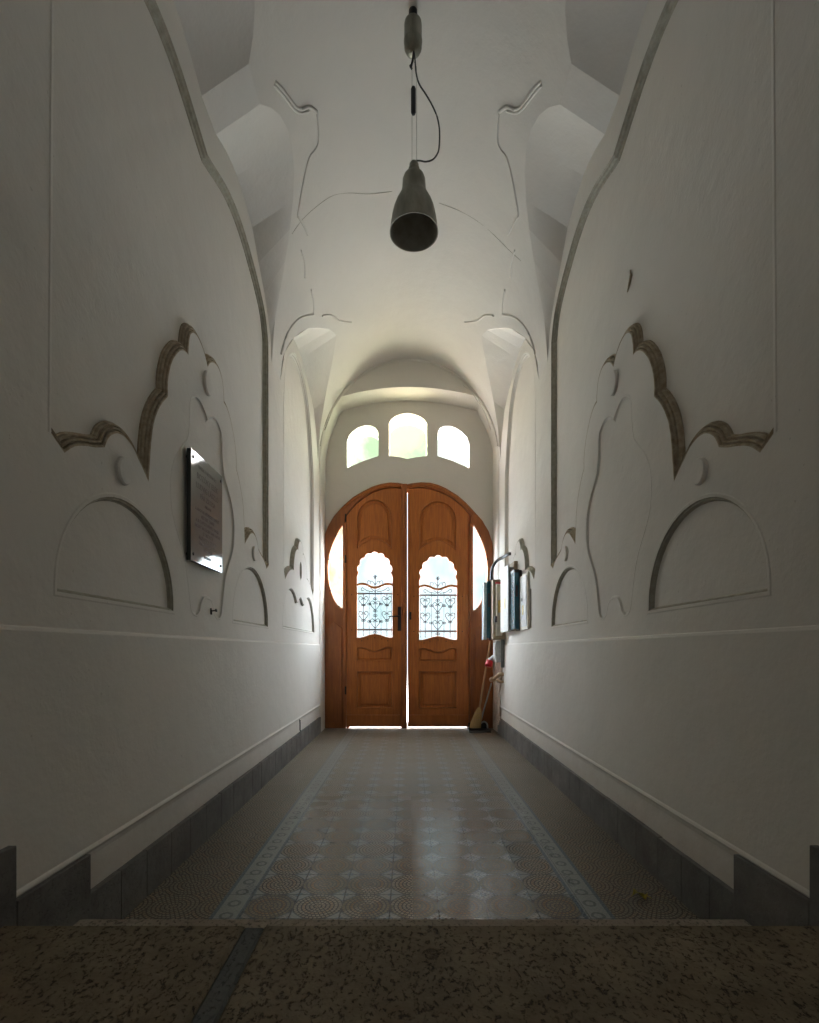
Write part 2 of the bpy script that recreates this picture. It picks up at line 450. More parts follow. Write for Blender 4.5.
tall_far = [(2.76, 2.24), (2.79, 2.265), (2.85, 2.292), (2.91, 2.29), (2.96, 2.26), (2.975, 2.22), (2.978, 2.145), (3.0, 2.04), (3.05, 1.985), (3.107, 1.93), (3.15, 1.87), (3.178, 1.80), (3.182, 1.72), (3.167, 1.637),
    (3.12, 1.56), (3.06, 1.48), (3.02, 1.40), (2.99, 1.30), (2.965, 1.21), (2.94, 1.185), (2.90, 1.18), (2.865, 1.20), (2.84, 1.25), (2.81, 1.28), (2.76, 1.285)]
tall = tall_far+[(2*c-a, b) for a, b in reversed(tall_far[1:-1])]
lobes2 = [(4.42, 1.20)]+[(4.75-.33*cos(pi*k/16), 1.22+.35*sin(pi*k/16)) for k in range(0, 13)]+[(5.05, 1.475), (5.10, 1.515), (5.155, 1.53), (5.21, 1.515), (5.26, 1.475)]+[(5.56-.33*cos(pi*k/16), 1.22+.35*sin(pi*k/16)) for k in range(4, 17)]+[(5.89, 1.20)]
tall = rounded(tall, closed=True)
slit2 = [(5.155+.05*cos(2*pi*k/18), 1.80+.085*sin(2*pi*k/18)) for k in range(18)]
YB = -1.6
for sgn in (-1, 1):
    XWl = XL if sgn < 0 else XR
    fn = lambda a, b, d=0: (sgn*(XWl+d), a, b)
    topline = []
    for G, W in reversed(BAYS):
        topline += [(a, b) for a, b in reversed(W) if a > YB]
    outer = [(YB, 0), (YA, 0), (YA, SPR)]+topline
    if topline[-1][0] > YB: outer.append((YB, topline[-1][1]))
    holes = [field1, half1, half1b, tall, field2, lobes2]
    if sgn < 0: holes.append(slit2)
    else: holes.remove(lobes2)                   # hidden under the electrical boxes on that side
    bm = bmesh.new()
    add_sheet(bm, [ccw(outer)]+[list(reversed(ccw(h_))) for h_ in holes], fn)
    # backs of the recesses at their own depth
    for h_ in holes:
        d = .034 if h_ in (field1, field2) else (.010 if h_ is tall else .021)
        add_sheet(bm, [h_], lambda a, b: fn(a, b, d))
    # outer face of the wall: real thickness
    box(bm, *sorted((sgn*(XWl+.06), sgn*(XWl+.40))), YB, YW+.4, -.1, 5.0)
    wall = struct(link('wall_left' if sgn < 0 else 'wall_right', bm, 'plaster', recalc=False))
    # mouldings round the recesses
    def moulding(path, prof, mat, closed=True):
        bm = bmesh.new(); sweep(bm, path, prof, fn, closed)
        nl = 2 if prof[0][0] < 0 else 0; nf = len(path) if closed else len(path)-1
        bm.faces.ensure_lookup_table()
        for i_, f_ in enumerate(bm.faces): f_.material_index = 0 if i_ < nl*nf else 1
        return struct(link('trim_'+str(len([q for q in C.objects if q.name.startswith('trim')])+1), bm, ['plaster', mat], wall))
    i1 = len(cloud)
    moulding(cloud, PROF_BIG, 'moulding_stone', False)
    rest = ccw(field1)[:]
    k0 = rest.index(cloud[-1]) if cloud[-1] in rest else 0
    rest = rest[k0:]+[rest[0]]
    moulding(rest, PROF_EDGE, 'moulding_grey', False)
    moulding(cloud2, [(a*.8, b) for a, b in PROF_BIG], 'moulding_grey', False)
    rest = field2[len(cloud2)-1:]+[field2[0]]
    moulding(rest, PROF_EDGE, 'plaster', False)
    for h_ in holes:
        if h_ in (field1, field2): continue
        moulding(ccw(h_), PROF_TALL if h_ is tall else PROF_SMALL, 'plaster' if h_ is tall else 'moulding_grey')
    # rosettes standing proud
    for (a, b, ra, rb) in ((1.935, 1.675, .045, .052), (2*c-1.935, 1.675, .045, .052), (2.745, 2.43, .05, .065)):
        bm = bmesh.new()
        ring = [(a+ra*cos(2*pi*k/24), b+rb*sin(2*pi*k/24)) for k in range(24)]
        prism(bm, [ring], lambda p, q, d: fn(p, q, d), -.015, .002, .005)
        struct(link('trim_rosette', bm, 'plaster', wall))
    # dado: lower wall stands proud, with a rounded top and a bead above the skirting
    bm = bmesh.new()
    pr = [(0, 1.068), (.010, 1.064), (.014, 1.054), (.014, .345), (.018, .341), (.0215, .333), (.017, .325), (.008, .318), (.004, .30), (.004, 0)]
    vv = [[bm.verts.new((sgn*(XWl-d_), y_, h_)) for d_, h_ in pr] for y_ in (YB, YA)]
    for k in range(len(pr)-1): bm.faces.new((vv[0][k], vv[0][k+1], vv[1][k+1], vv[1][k]))
    bm.faces.new(vv[1])
    struct(link('trim_dado', bm, 'plaster', wall))
    # skirting of stone slabs, stepping up with the stairs
    bm = bmesh.new()
    segs = []; y_ = YA
    while y_ > 1.70:
        nx = max(1.69, y_-.185-.03*random.random()); nx = 1.69 if nx < 1.76 else nx
        segs.append((nx, y_, 0.0, .19)); y_ = nx
    segs += [(1.37, 1.69, .0, .328), (.62, 1.37, .0, .48), (-.1, .62, .0, .48), (-.8, -.1, 0, .48), (YB, -.8, 0, .48)]
    for (a, b, h0, h1) in segs:
        tk = .024 if h1 < .2 else .034
        box(bm, *sorted((sgn*(XWl-tk-.001*random.random()), sgn*(XWl+.01))), a+.0015, b-.0015, h0, h1-.003*random.random(), .003)
    struct(link('baseboard_left' if sgn < 0 else 'baseboard_right', bm, 'skirting_stone'))

# ------------------------------------------------------------------ reliefs on the vault (rays from the photo meet the vault)
def on_vault(px, py, off=.0):
    u = (px-VX)/F; v = (VY-py)/F; lo, hi = .5, 12
    def g(z):
        X = u*z; Xe = X if X < 0 else X*XL/XR
        if abs(Xe) >= XL: return 1
        return (H+v*z)-vault_h(Xe)
    for _ in range(60):
        m = (lo+hi)/2
        if g(m) > 0: hi = m
        else: lo = m
    z = (lo+hi)/2
    return Vector((u*z, z, H+v*z))
def relief(name, pts, r, mat='plaster_ceiling'):
    bm = bmesh.new()
    pp = smooth_path([tuple(on_vault(*p)) for p in pts], 5)
    tube(bm, [(q[0], q[1], q[2]+r*.2) for q in pp], r, 8)
    return struct(link(name, bm, mat, ceiling, smooth=True))
L = [([(275, 81.6), (284, 91.7), (290, 100), (296, 107.5), (301.5, 109.6)], .009), ([(301.5, 109.6), (309.4, 107), (316.5, 112)], .011), ([(274, 85), (283, 95.5), (295, 110.5), (301.5, 113), (309, 111)], .008),
     ([(317, 112), (318.5, 128), (318.5, 142), (315, 150), (309.4, 157.6), (304, 178.7), (297.5, 215.7)], .008),
     ([(297.5, 216), (303, 225), (308, 235.5)], .008), ([(301, 250), (304.5, 262), (305, 277.7)], .008),
     ([(311, 289.5), (313.5, 302), (313.7, 315)], .009), ([(313.7, 315), (303, 317), (295, 322.5), (287, 334), (280.6, 354.4)], .011),
     ([(322, 316), (331, 315.6), (338, 320.5), (344, 322), (351, 322.5)], .011)]
for pts, r in L:
    for sgn in (0, 1):
        relief('ceiling_trim', [(p[0] if not sgn else 816-p[0], p[1]) for p in pts], r)
relief('ceiling_crack', [(292, 234), (302, 220), (316, 207), (332, 196), (348, 193), (370, 194), (392, 191.5)], .0018, 'moulding_grey')
relief('ceiling_crack', [(439, 203), (462, 212), (480, 223), (492, 233), (508, 249), (521, 261)], .0018, 'moulding_grey')

# ------------------------------------------------------------------ end of the passage: arch, soffit, door wall
PX = YW/F
def W_(px, py): return ((px-VX)*PX, H+(VY-py)*PX)
def soffit(X):
    Xe = abs(X) if X < 0 else X*XL/XR
    return min(vault_h(Xe), 4.19-.115*(Xe/.8)**2)
prof = [(-XL, 0), (-XL, 1), (-XL, 2), (-XL, 2.9)]
for k in range(0, 49):
    a = pi*k/48; Xe = -XL*cos(a); prof.append((side_x(Xe), soffit(Xe)))
prof += [(XR, 2.9), (XR, 2), (XR, 1), (XR, 0)]
inw = lambda p: (p[0]*.985, p[1]-(.0 if p[1] < 3 else .02))
bm = bmesh.new()
rr = [[bm.verts.new((p[0]*(1-.02*s) if abs(p[0]) > .9 else p[0], yy, p[1])) for p in prof] for s, yy in ((0, YA-.002), (.5, YA+.02), (1, YA+.06), (1, YW+.02))]
for r_ in range(3):
    for k in range(len(prof)-1): bm.faces.new((rr[r_][k], rr[r_][k+1], rr[r_+1][k+1], rr[r_+1][k]))
struct(link('wall_arch_soffit', bm, 'plaster', smooth=True))
# tympanum between the barrel vault and the flatter arch
bm = bmesh.new()
xs = [-.83+1.66*k/40 for k in range(41)]
up = [(side_x(x_), vault_h(x_)+.004) for x_ in xs]; dn = [(side_x(x_), soffit(x_)-.001) for x_ in xs]
prism(bm, [dn+list(reversed(up))], lambda a, b, d: (a, YA+d, b), 0, .12)
struct(link('wall_tympanum', bm, 'plaster'))
bm = bmesh.new()
pts = [(side_x(-XL*cos(pi*k/40)), YA-.012, vault_h(XL*cos(pi*k/40))-.006) for k in range(2, 39)]
tube(bm, pts, .014, 8); struct(link('trim_arch', bm, 'plaster', smooth=True))
bm = bmesh.new()
for s_ in (-1, 1):
    tube(bm, [(s_*q[0], YA-.06, q[1]) for q in ((.66, 4.19), (.78, 4.08), (.9, 3.90), (1.0, 3.64))], .007, 6)
struct(link('trim_arch_line', bm, 'plaster', smooth=True))

# door wall with fanlight openings and door opening
fan_px = {1: [(347, 468), (347, 441), (349, 435.5), (352.4, 431.5), (358, 427.5), (364.5, 425.4), (371, 425.6), (375.5, 427.8), (378, 431.5), (378.5, 437), (378.5, 456), (363, 461)],
          2: [(389, 456), (389, 423.5), (391, 419.5), (395, 416.4), (401, 414), (407.5, 413), (414, 414), (420, 416.4), (424.5, 419.5), (427, 423.5), (427, 456), (417, 457), (407.5, 459), (399, 457)],
          3: [(469.3, 468), (469.3, 444), (467, 437), (461.5, 431.5), (456, 428), (450.5, 426), (444, 426.2), (440, 428), (438, 431.5), (437.6, 437), (437.6, 456), (453, 461)]}
fans = {k: [W_(*p) for p in v] for k, v in fan_px.items()}
# outer outline of the timber surround
sur_px = [(323, 728), (322.5, 640), (322.5, 548), (324.5, 537), (328, 527.5), (334, 517), (344, 506), (353, 498), (363, 492), (372, 487.5), (381, 484.6), (390, 483.2), (398, 483.4), (406, 485), (413, 483.8), (421, 483), (430, 483.4), (438, 485.5), (446, 489), (458, 496.4), (466, 503.5), (474, 512), (482, 521), (488.5, 532), (492, 543), (493.2, 552), (493.4, 640), (493.4, 728)]
sur = [W_(*p) for p in sur_px]
bm = bmesh.new()
wallout = [(-XL-.02, -.02)]+[(a*1.01, b+.01) for a, b in prof if b > 0]+[(XR+.02, -.02)]
door_hole = [(a, max(b, -.02)) for a, b in sur]; door_hole[0] = (door_hole[0][0], -.02); door_hole[-1] = (door_hole[-1][0], -.02)
notch = [(XR+.02, -.02), (door_hole[-1][0], -.02)]+list(reversed(door_hole))[1:-1]+[(door_hole[0][0], -.02), (-XL-.02, -.02)]
outer = [p for p in wallout[1:-1]]+notch
prism(bm, [outer]+[fans[k] for k in fans], lambda a, b, d: (a, YW+d, b), 0, .34)
wall_back = struct(link('wall_end', bm, 'plaster'))
glassmat = {1: 'pane_green', 2: 'pane_middle', 3: 'pane_white'}
for k, poly in fans.items():
    bm = bmesh.new(); big = offset_path(ccw(poly), -.03)
    prism(bm, [big], lambda a, b, d: (a, YW+.20+d, b), 0, .012)
    o = struct(link('window_%d' % k, bm, glassmat[k]))
    # thin lead frame round the pane
    bm = bmesh.new(); prism(bm, [offset_path(ccw(poly), -.004), offset_path(ccw(poly), .009)], lambda a, b, d: (a, YW+.19+d, b), 0, .012)
    struct(link('window_frame', bm, 'pale_grey', o))

# ------------------------------------------------------------------ timber surround (fixed) with side lights
dfn = lambda base: (lambda a, b, d=0: (a, base+d, b))
LL, LRt, RL, RR = 346.3, 401.3, 407.8, 468.6     # leaf edges in photo pixels
def arch_in(px):                                  # lower edge of the surround's arch at column px
    return lerp_tab([(344.5, 519), (350, 511), (357, 503.5), (365, 497.2), (373, 492.3), (382, 489), (391, 487.6), (400, 488), (406, 489.5), (412, 488.5), (421, 487.6), (430, 488.6), (440, 492), (450, 497), (459, 503.5), (466, 510.5), (472, 518)], px)
opening = [(345.2, 728)]+[(p, arch_in(p)) for p in (345.2, 350, 357, 365, 373, 382, 391, 400, 406, 412, 421, 430, 440, 450, 459, 466, 470.6)]+[(470.6, 728)]
opening = [W_(*p) for p in opening]
lightL = [(343.2, 525), (341, 528), (336.3, 537), (332.5, 546), (329.6, 556), (328.3, 568), (329, 580), (331.2, 591), (335, 601), (339.5, 607), (343.2, 608.6)]
lightR = [(472.6, 524.5), (475, 528), (479.5, 537), (483, 546), (485.8, 556), (487.2, 568), (486.8, 580), (484.8, 591), (480.5, 603), (476.5, 609), (472.6, 611)]
lightL = [W_(*p) for p in smooth_path(lightL, 3)]; lightR = [W_(*p) for p in smooth_path(lightR, 3)]
bm = bmesh.new()
ground = lambda q: [(a, max(b, .002)) for a, b in q]
solid = [(sur[0][0], .002)]+sur[1:-1]+[(sur[-1][0], .002), (opening[-1][0], .002)]+list(reversed(opening))[1:-1]+[(opening[0][0], .002)]
prism(bm, [solid, lightL, lightR], dfn(YW-.035), 0, .10, .006)
surround = struct(link('door_3', bm, 'oak_frame'))
for i, (poly, m_) in enumerate(((lightL, 'pane_side'), (lightR, 'pane_door'))):
    bm = bmesh.new(); prism(bm, [offset_path(ccw(poly), -.02)], dfn(YW+.01), 0, .008); struct(link('side_light', bm, m_, surround))
    bm = bmesh.new(); sweep(bm, list(reversed(ccw(poly))), [(-.004, -.035), (.0, -.043), (.010, -.043), (.013, -.036)], dfn(YW), True)
    struct(link('glazing_bead', bm, 'oak', surround))
    bm = bmesh.new()
    for k in (6, 13, 21, 27):
        if k < len(poly):
            p = poly[k]; vs = lathe(bm, [(0, 0), (.010, 0), (.010, .014), (0, .018)], (0, 0), 10)
            for v in vs: v.co = Vector((p[0]+v.co.x, YW-.04-v.co.z, p[1]+v.co.y))
    struct(link('glazing_clip', bm, 'dark_metal', surround))
# fielded lower panels of the fixed sides and the post fillets
for (a, b) in ((326.5, 342.5), (474.5, 490)):
    bm = bmesh.new()
    q = [W_(a, 722), W_(b, 722), W_(b, 628), W_((a+b)/2, 622), W_(a, 628)]
    prism(bm, [q], dfn(YW-.044), 0, .012, .006); struct(link('lower_panel', bm, 'oak_frame', surround))
for px in (345.4, 470.3):
    bm = bmesh.new(); a = W_(px-1.3, 0)[0]; b = W_(px+1.3, 0)[0]; box(bm, a, b, YW-.062, YW+.05, .004, W_(0, 524)[1], .004)
    struct(link('door_post', bm, 'oak_frame', surround))
# rebate behind the leaves
bm = bmesh.new()
inner = [W_(a, b) for a, b in [(349, 728)]+[(p, arch_in(p)+4) for p in (349, 357, 365, 373, 382, 391, 400, 412, 421, 430, 440, 450, 459, 467)]+[(467, 728)]]
outr = [W_(a, b) for a, b in [(344.5, 728)]+[(p, arch_in(p)-2) for p in (344.5, 350, 357, 365, 373, 382, 391, 400, 406, 412, 421, 430, 440, 450, 459, 466, 471.5)]+[(471.5, 728)]]
prism(bm, [outr+list(reversed(inner))], dfn(YW+.022), 0, .03); struct(link('door_stop', bm, 'oak_frame', surround))
# raised rib following the arch of the surround
bm = bmesh.new(); mid = [W_(p[0]+(0.0), p[1]+2.4) for p in sur_px if 340 < p[0] < 476]
tube(bm, [(a, YW-.037, b) for a, b in mid], .011, 8); struct(link('arch_bead', bm, 'oak', surround, smooth=True))

# ------------------------------------------------------------------ door leaves
def arc(x0, x1, ye, ym, n=12):
    return [(x0+(x1-x0)*k/n, ye+(ym-ye)*(1-(2*k/n-1)**2)) for k in range(n+1)]
def scallop(cx, hw, ytop, yside):
    """seven-lobed head: returns pixels from right springing over the top to the left one"""
    ry = yside-ytop-3.0; base = []
    nodes = [pi*k/7 for k in range(8)]
    pts = []
    for k in range(7):
        a0, a1 = nodes[k], nodes[k+1]
        p0 = Vector((cx+(hw-1.5)*cos(a0), yside-ry*sin(a0))); p1 = Vector((cx+(hw-1.5)*cos(a1), yside-ry*sin(a1)))
        m_ = (p0+p1)/2; d = (p1-p0); nrm = Vector((d.y, -d.x)).normalized()
        if nrm.dot(m_-Vector((cx, yside))) < 0: nrm = -nrm
        for s in range(6):
            u = s/6; pts.append(tuple(p0+d*u+nrm*(sin(pi*u)*2.2)))
    pts.append((cx-hw+1.5, yside))
    return pts
def make_leaf(idx, x0, x1, wx0, wx1, wtop, wside, wbot, dy, mat='oak'):
    y0 = YW-.03
    cx = (wx0+wx1)/2; hw = (wx1-wx0)/2
    k = 10
    topc = [(x0+(x1-x0)*i/k, arch_in(x0+(x1-x0)*i/k)+1.1) for i in range(k+1)]
    outer = [W_(*p) for p in ([(x0, 726.2)]+topc+[(x1, 726.2)])]
    px0, px1 = wx0+.2, wx1-1.0
    head = [(px0, 549.5+dy)]+[(cx-(px1-px0)/2*cos(pi*i/16)-.4, 519+dy-19*sin(pi*i/16)) for i in range(17)]+[(px1, 549.5+dy)]+list(reversed(arc(px0, px1, 549.5+dy, 540+dy)))[1:-1]
    win = scallop(cx, hw, wtop, wside)
    win = [(wx1, wbot), (wx1, wside+4)]+win+[(wx0, wside+4), (wx0, wbot)]+[(wx0+3, wbot+.3), (wx0+7, wbot-.5), (cx-5, wbot-2.6), (cx, wbot-3.4), (cx+5, wbot-2.6), (wx1-7, wbot-.5), (wx1-3, wbot+.3)]
    mx0, mx1 = wx0, wx1-.5; mt, mb = 648+dy*.7, 660.8+dy*.4
    mid = [(mx0, mb), (mx1, mb), (mx1, mt-.5), (mx1-5, mt-1.5), (mx1-9, mt-.5), (cx+4, mt+2), (cx, mt+2.6), (cx-4, mt+2), (mx0+9, mt-.5), (mx0+5, mt-1.5), (mx0, mt-.5)]
    low = [(wx0, 708), (wx1-.5, 708), (wx1-.5, 671), (wx0, 671)]
    holes = [[W_(*p) for p in q] for q in (head, win, mid, low)]
    bm = bmesh.new(); prism(bm, [outer]+holes, dfn(y0), 0, .045, .003)
    leaf = struct(link('door_%d' % idx, bm, mat))
    for nm, q in (('upper_panel', holes[0]), ('middle_panel', holes[2]), ('lower_panel', holes[3])):
        bm = bmesh.new(); q = ccw(q)
        prism(bm, [offset_path(q, -.004)], dfn(y0+.022), 0, .012)
        struct(link(nm, bm, mat, leaf))
        bm = bmesh.new(); prism(bm, [offset_path(q, .045 if nm != 'middle_panel' else .022)], dfn(y0+.010), 0, .012, .008)
        struct(link('panel_field', bm, mat, leaf))
        bm = bmesh.new(); sweep(bm, q, [(-.004, -.001), (-.002, -.006), (.006, -.006), (.010, .004), (.014, .022)], dfn(y0), True)
        struct(link('panel_moulding', bm, mat, leaf))
    bm = bmesh.new(); sweep(bm, ccw(holes[1]), [(-.006, -.001), (-.003, -.007), (.004, -.005), (.007, .012)], dfn(y0), True); struct(link('window_moulding', bm, mat, leaf))
    # kick board and drip
    bm = bmesh.new(); a, b = W_(x0+.6, 726)[0], W_(x1-.6, 0)[0]
    box(bm, a, b, y0-.016, y0+.003, W_(0, 725.6)[1], W_(0, 714.5)[1], .005); struct(link('kick_board', bm, mat, leaf))
    # glass and the wavy bar across it
    bm = bmesh.new(); prism(bm, [offset_path(ccw(holes[1]), -.01)], dfn(y0+.026), 0, .006); struct(link('glass_pane', bm, 'pane_door', leaf))
    yb = 584.6+dy*1.1
    upper = [(wx0-1, yb), (wx0+4, yb-1.6), (wx0+9, yb-1.2), (cx-3, yb+1.6), (cx+2, yb+1.8), (cx+8, yb-.4), (wx1-6, yb-1.6), (wx1+1, yb-.6)]
    upper = smooth_path(upper, 4)
    bar = [W_(*p) for p in upper]+[W_(p[0], p[1]+2.4) for p in reversed(upper)]
    bm = bmesh.new(); prism(bm, [bar], dfn(y0-.004), 0, .026, .003); struct(link('glazing_bar', bm, mat, leaf))
    # pegs
    bm = bmesh.new()
    for (a, b) in [(wx0+5, wbot+3), (wx0+11, wbot+1.2), (cx, wbot), (wx1-11, wbot+1.2), (wx1-5, wbot+3), (wx0-5, 595+dy), (wx0-5, 630+dy), (wx1+5, 595+dy), (wx1+5, 630+dy)]:
        p = W_(a, b)
        for v in lathe(bm, [(0, .003), (.007, .003), (.007, 0)], (0, 0), 8): v.co = Vector((p[0]+v.co.x, y0-.001-v.co.z, p[1]+v.co.y))
    struct(link('wooden_peg', bm, 'dark_metal', leaf))
    # wrought-iron grille just outside the glass
    grille = bmesh.new(); gy = y0+.085
    def P(px, py): p = W_(px, py); return (p[0], gy, p[1])
    def gl(pts, r=.0042): tube(grille, [P(*p) for p in smooth_path(pts, 4)], r*1.35, 6)
    def spiral(cx_, cy_, r0, a0, turns, sgn_, n=12):
        return [(cx_+r0*(1-.75*k/n)*cos(a0+sgn_*2*pi*turns*k/n), cy_+r0*(1-.75*k/n)*sin(a0+sgn_*2*pi*turns*k/n)) for k in range(n+1)]
    w = wx1-wx0; g0 = 593.2+dy; g1 = 629.5+dy
    for gyp in (g0, g1):
        p = W_(wx0-2, gyp+.9); q = W_(wx1+2, gyp-.9); box(grille, p[0], q[0], gy-.007, gy+.007, p[1], q[1])
    gl([(cx, 577+dy), (cx, g0), (cx, 636+dy)], .005)
    for f in (-.33, .33):
        gl([(cx+f*w, g0), (cx+f*w, 636+dy)], .0045)
    for f in (-.165, .165, -.46, .46): gl([(cx+f*w, g0-3), (cx+f*w, 636+dy)], .003)
    def heart(hx, hy, s):
        for sg in (-1, 1):
            gl([(hx, hy+6.2*s), (hx+sg*2.4*s, hy+3.4*s), (hx+sg*4.6*s, hy+.2*s), (hx+sg*4.4*s, hy-2.6*s), (hx+sg*2.4*s, hy-3.4*s), (hx+sg*.9*s, hy-1.8*s), (hx+sg*1.6*s, hy-.2*s), (hx+sg*2.5*s, hy-1.0*s)], .0042)
    for hx, hy in ((cx, 604), (cx, 622), (cx-.33*w, 599.5), (cx+.33*w, 599.5), (cx-.33*w, 614.5), (cx+.33*w, 614.5)): heart(hx, hy+dy, 1.0)
    for hx, hy in ((cx-.165*w, 604), (cx+.165*w, 604), (cx-.165*w, 621.5), (cx+.165*w, 621.5), (cx, 598.6), (cx, 611), (cx, 615.5), (cx-.33*w, 605), (cx+.33*w, 605), (cx-.33*w, 620.5), (cx+.33*w, 620.5), (cx, 632.5)):
        for sg in (-1, 1): gl(spiral(hx+sg*1.0, hy+dy, 1.5, pi if sg > 0 else 0, 1.0, sg, 8), .0036)
    for sg in (-1, 1):                             # crest of scrolls
        gl([(cx, g0-2), (cx+sg*4, g0-5), (cx+sg*7.5, g0-9.5), (cx+sg*7, g0-13), (cx+sg*4.5, g0-12), (cx+sg*5, g0-10)], .004)
        gl([(cx+sg*2, g0-2), (cx+sg*8, g0-3), (cx+sg*13, g0-6), (cx+sg*14, g0-3.5), (cx+sg*11.5, g0-3)], .004)
        gl([(cx, 585+dy), (cx+sg*2.5, 581+dy), (cx+sg*5, 581+dy)], .0034)
    p = W_(cx, 576+dy)
    for k in range(6): gl([(cx, 576+dy), (cx+2.0*cos(k*pi/3), 576+dy+2.0*sin(k*pi/3))], .0045)
    struct(link('window_grille', grille, 'iron', leaf, smooth=True))
    return leaf
leafL = make_leaf(1, LL, LRt, 357, 392.8, 550.5, 573, 637.8, 0)
leafR = make_leaf(2, RL, RR, 418.9, 457.0, 554, 577, 640.0, 1.6)
# meeting stile on the left leaf
bm = bmesh.new(); a, b = W_(401.2, 0)[0], W_(407.1, 0)[0]
box(bm, a, b, YW-.066, YW-.005, .004, W_(0, 485.2)[1], .008)
box(bm, a+.018, b-.018, YW-.080, YW-.06, .10, W_(0, 489)[1], .006)
struct(link('meeting_stile', bm, 'oak_frame', leafL))
bm = bmesh.new(); box(bm, *sorted((W_(397.8, 0)[0], W_(401.4, 0)[0])), YW-.036, YW-.029, W_(0, 631)[1], W_(0, 607)[1], .003)
hp = struct(link('handle_plate', bm, 'dark_metal', leafL))
bm = bmesh.new(); h0 = W_(399.4, 616.8)
tube(bm, [(h0[0], YW-.03, h0[1]), (h0[0], YW-.085, h0[1])], .009, 10)
tube(bm, [(h0[0]+.004, YW-.085, h0[1]), (h0[0]-.03, YW-.088, h0[1]+.002), (h0[0]-.09, YW-.084, h0[1]), (h0[0]-.135, YW-.08, h0[1]-.003)], .009, 10, [.011, .009, .008, .009])
struct(link('door_handle', bm, 'dark_metal', leafL, smooth=True))
bm = bmesh.new()
for hh in (690, 560, 519):
    p = W_(346.2, hh); tube(bm, [(p[0], YW-.062, p[1]-.05), (p[0], YW-.062, p[1]+.05)], .010, 8)
struct(link('hinge', bm, 'dark_metal', leafL, smooth=True))
bm = bmesh.new()
p = W_(410.5, 616); box(bm, p[0]-.012, p[0]+.012, YW-.040, YW-.028, p[1]-.05, p[1]+.05, .003); struct(link('lock_plate', bm, 'dark_metal', leafR))

# ------------------------------------------------------------------ floor and steps
bm = bmesh.new(); box(bm, -1.2, 1.2, 1.5, 7.0, -.1, 0); floor = struct(link('floor', bm, 'cement_tiles'))
bm = bmesh.new(); box(bm, -XL-.0, XR+.0, 1.30, 1.64, 0, .14, .008); struct(link('floor_step', bm, 'tread_stone'))
def slab(xa0, xa1, xb0, xb1, mat, name, y0=YB, y1=1.332, ztop=.286, dz=0):
    """slab whose side edges slant: (xa0,xa1) at the front edge, (xb0,xb1) at the back edge"""
    bm = bmesh.new(); nx = 46; ny = 1
    pts = [(xb0, y0), (xb1, y0), (xa1, y1), (xa0, y1)]
    prism(bm, [pts], lambda a, b, d: (a, b, ztop-d-dz), 0, .28, .007)
    return struct(link(name, bm, mat))
slab(-XL, -.425, -XL, -.40, 'limestone', 'floor_landing')
slab(-.372, XR, -.345, XR, 'limestone', 'floor_landing')
slab(-.425, -.372, -.40, -.345, 'mortar', 'floor_joint', y1=1.330, dz=.004)
# threshold and pavement outside (seen only as a slit of daylight)
bm = bmesh.new(); box(bm, -1.5, 1.5, 7.0, 7.3, -.12, -.02); struct(link('floor_outside', bm, 'pale_grey'))

# rear wall behind the camera with an unseen opening added for dim fill light
bm = bmesh.new()
fill_opening = [(-.72, .30), (.72, .30), (.72, 2.35), (-.72, 2.35)]
prism(bm, [[(-1.5, -.1), (1.5, -.1), (1.5, 5), (-1.5, 5)], fill_opening], lambda a, b, d: (a, YB-d, b), 0, .3)
struct(link('wall_rear', bm, 'plaster'))
# unseen slab above the vault and far niche, added to block light
bm = bmesh.new(); box(bm, -1.5, 1.5, YB-.3, YW+.4, 4.75, 5.0); struct(link('ceiling_light_block', bm, 'plaster'))

# ------------------------------------------------------------------ pendant lamp
LY = 2.82; LX = (414-VX)/F*LY; sc = LY/F
hy = lambda py: H+(VY-py)*sc
lamp = lab(empty('pendant_lamp', (0, 0, 0)), 'grey metal bell-shaped pendant lamp hanging on wires from the vault', 'lamp')
cxl = (413-VX)*sc
bm = bmesh.new()
lathe(bm, [(0, CREST+.02), (.022, CREST+.02), (.024, CREST-.03), (.016, CREST-.045), (.012, CREST-.05)], (cxl, LY), 20)
link('ceiling_hook', bm, 'black_rubber', lamp, True)
bm = bmesh.new()
lathe(bm, [(.004, 4.475), (.030, 4.47), (.047, 4.452), (.049, 4.44), (.049, 4.36), (.051, 4.355), (.051, 4.345), (.049, 4.34), (.048, 4.315), (.040, 4.298), (.02, 4.285), (.004, 4.283)], (cxl, LY), 36)
link('canopy', bm, 'lamp_metal', lamp, True)
bm = bmesh.new()
tube(bm, [(cxl+.004, LY, 4.31), (cxl+.002, LY-.01, 4.27), (cxl-.002, LY-.008, 4.24), (cxl-.010, LY, 4.215), (cxl-.016, LY, 4.21)], .006, 8)
tube(bm, [(cxl-.016, LY-.008, 4.214), (cxl-.006, LY+.008, 4.208)], .006, 8)
link('cord_hook', bm, 'black_rubber', lamp, True)
wx = ((412-VX)*sc, (416.6-VX)*sc)
bm = bmesh.new()
for w_ in wx: tube(bm, [(w_, LY, 4.21), (w_+.0, LY, 3.67)], .0012, 6)
tube(bm, [(wx[0], LY, 4.21), (cxl, LY, 4.25), (wx[1], LY, 4.21)], .0014, 6)
link('suspension_wire', bm, 'lamp_metal', lamp)
bm = bmesh.new(); lathe(bm, [(0, hy(88)), (.010, hy(88.3)), (.0135, hy(90)), (.0135, hy(113)), (.010, hy(114.8)), (0, hy(115))], ((413.4-VX)*sc, LY-.004), 20)
link('counterweight', bm, 'black_rubber', lamp, True)
cab = [(414, 50), (415, 62), (416, 74), (419, 84), (426, 93), (432, 103), (437, 116), (439.3, 130), (439.3, 144), (438, 153), (433, 158.5), (426, 160), (420, 159.8), (415.5, 162), (414, 168)]
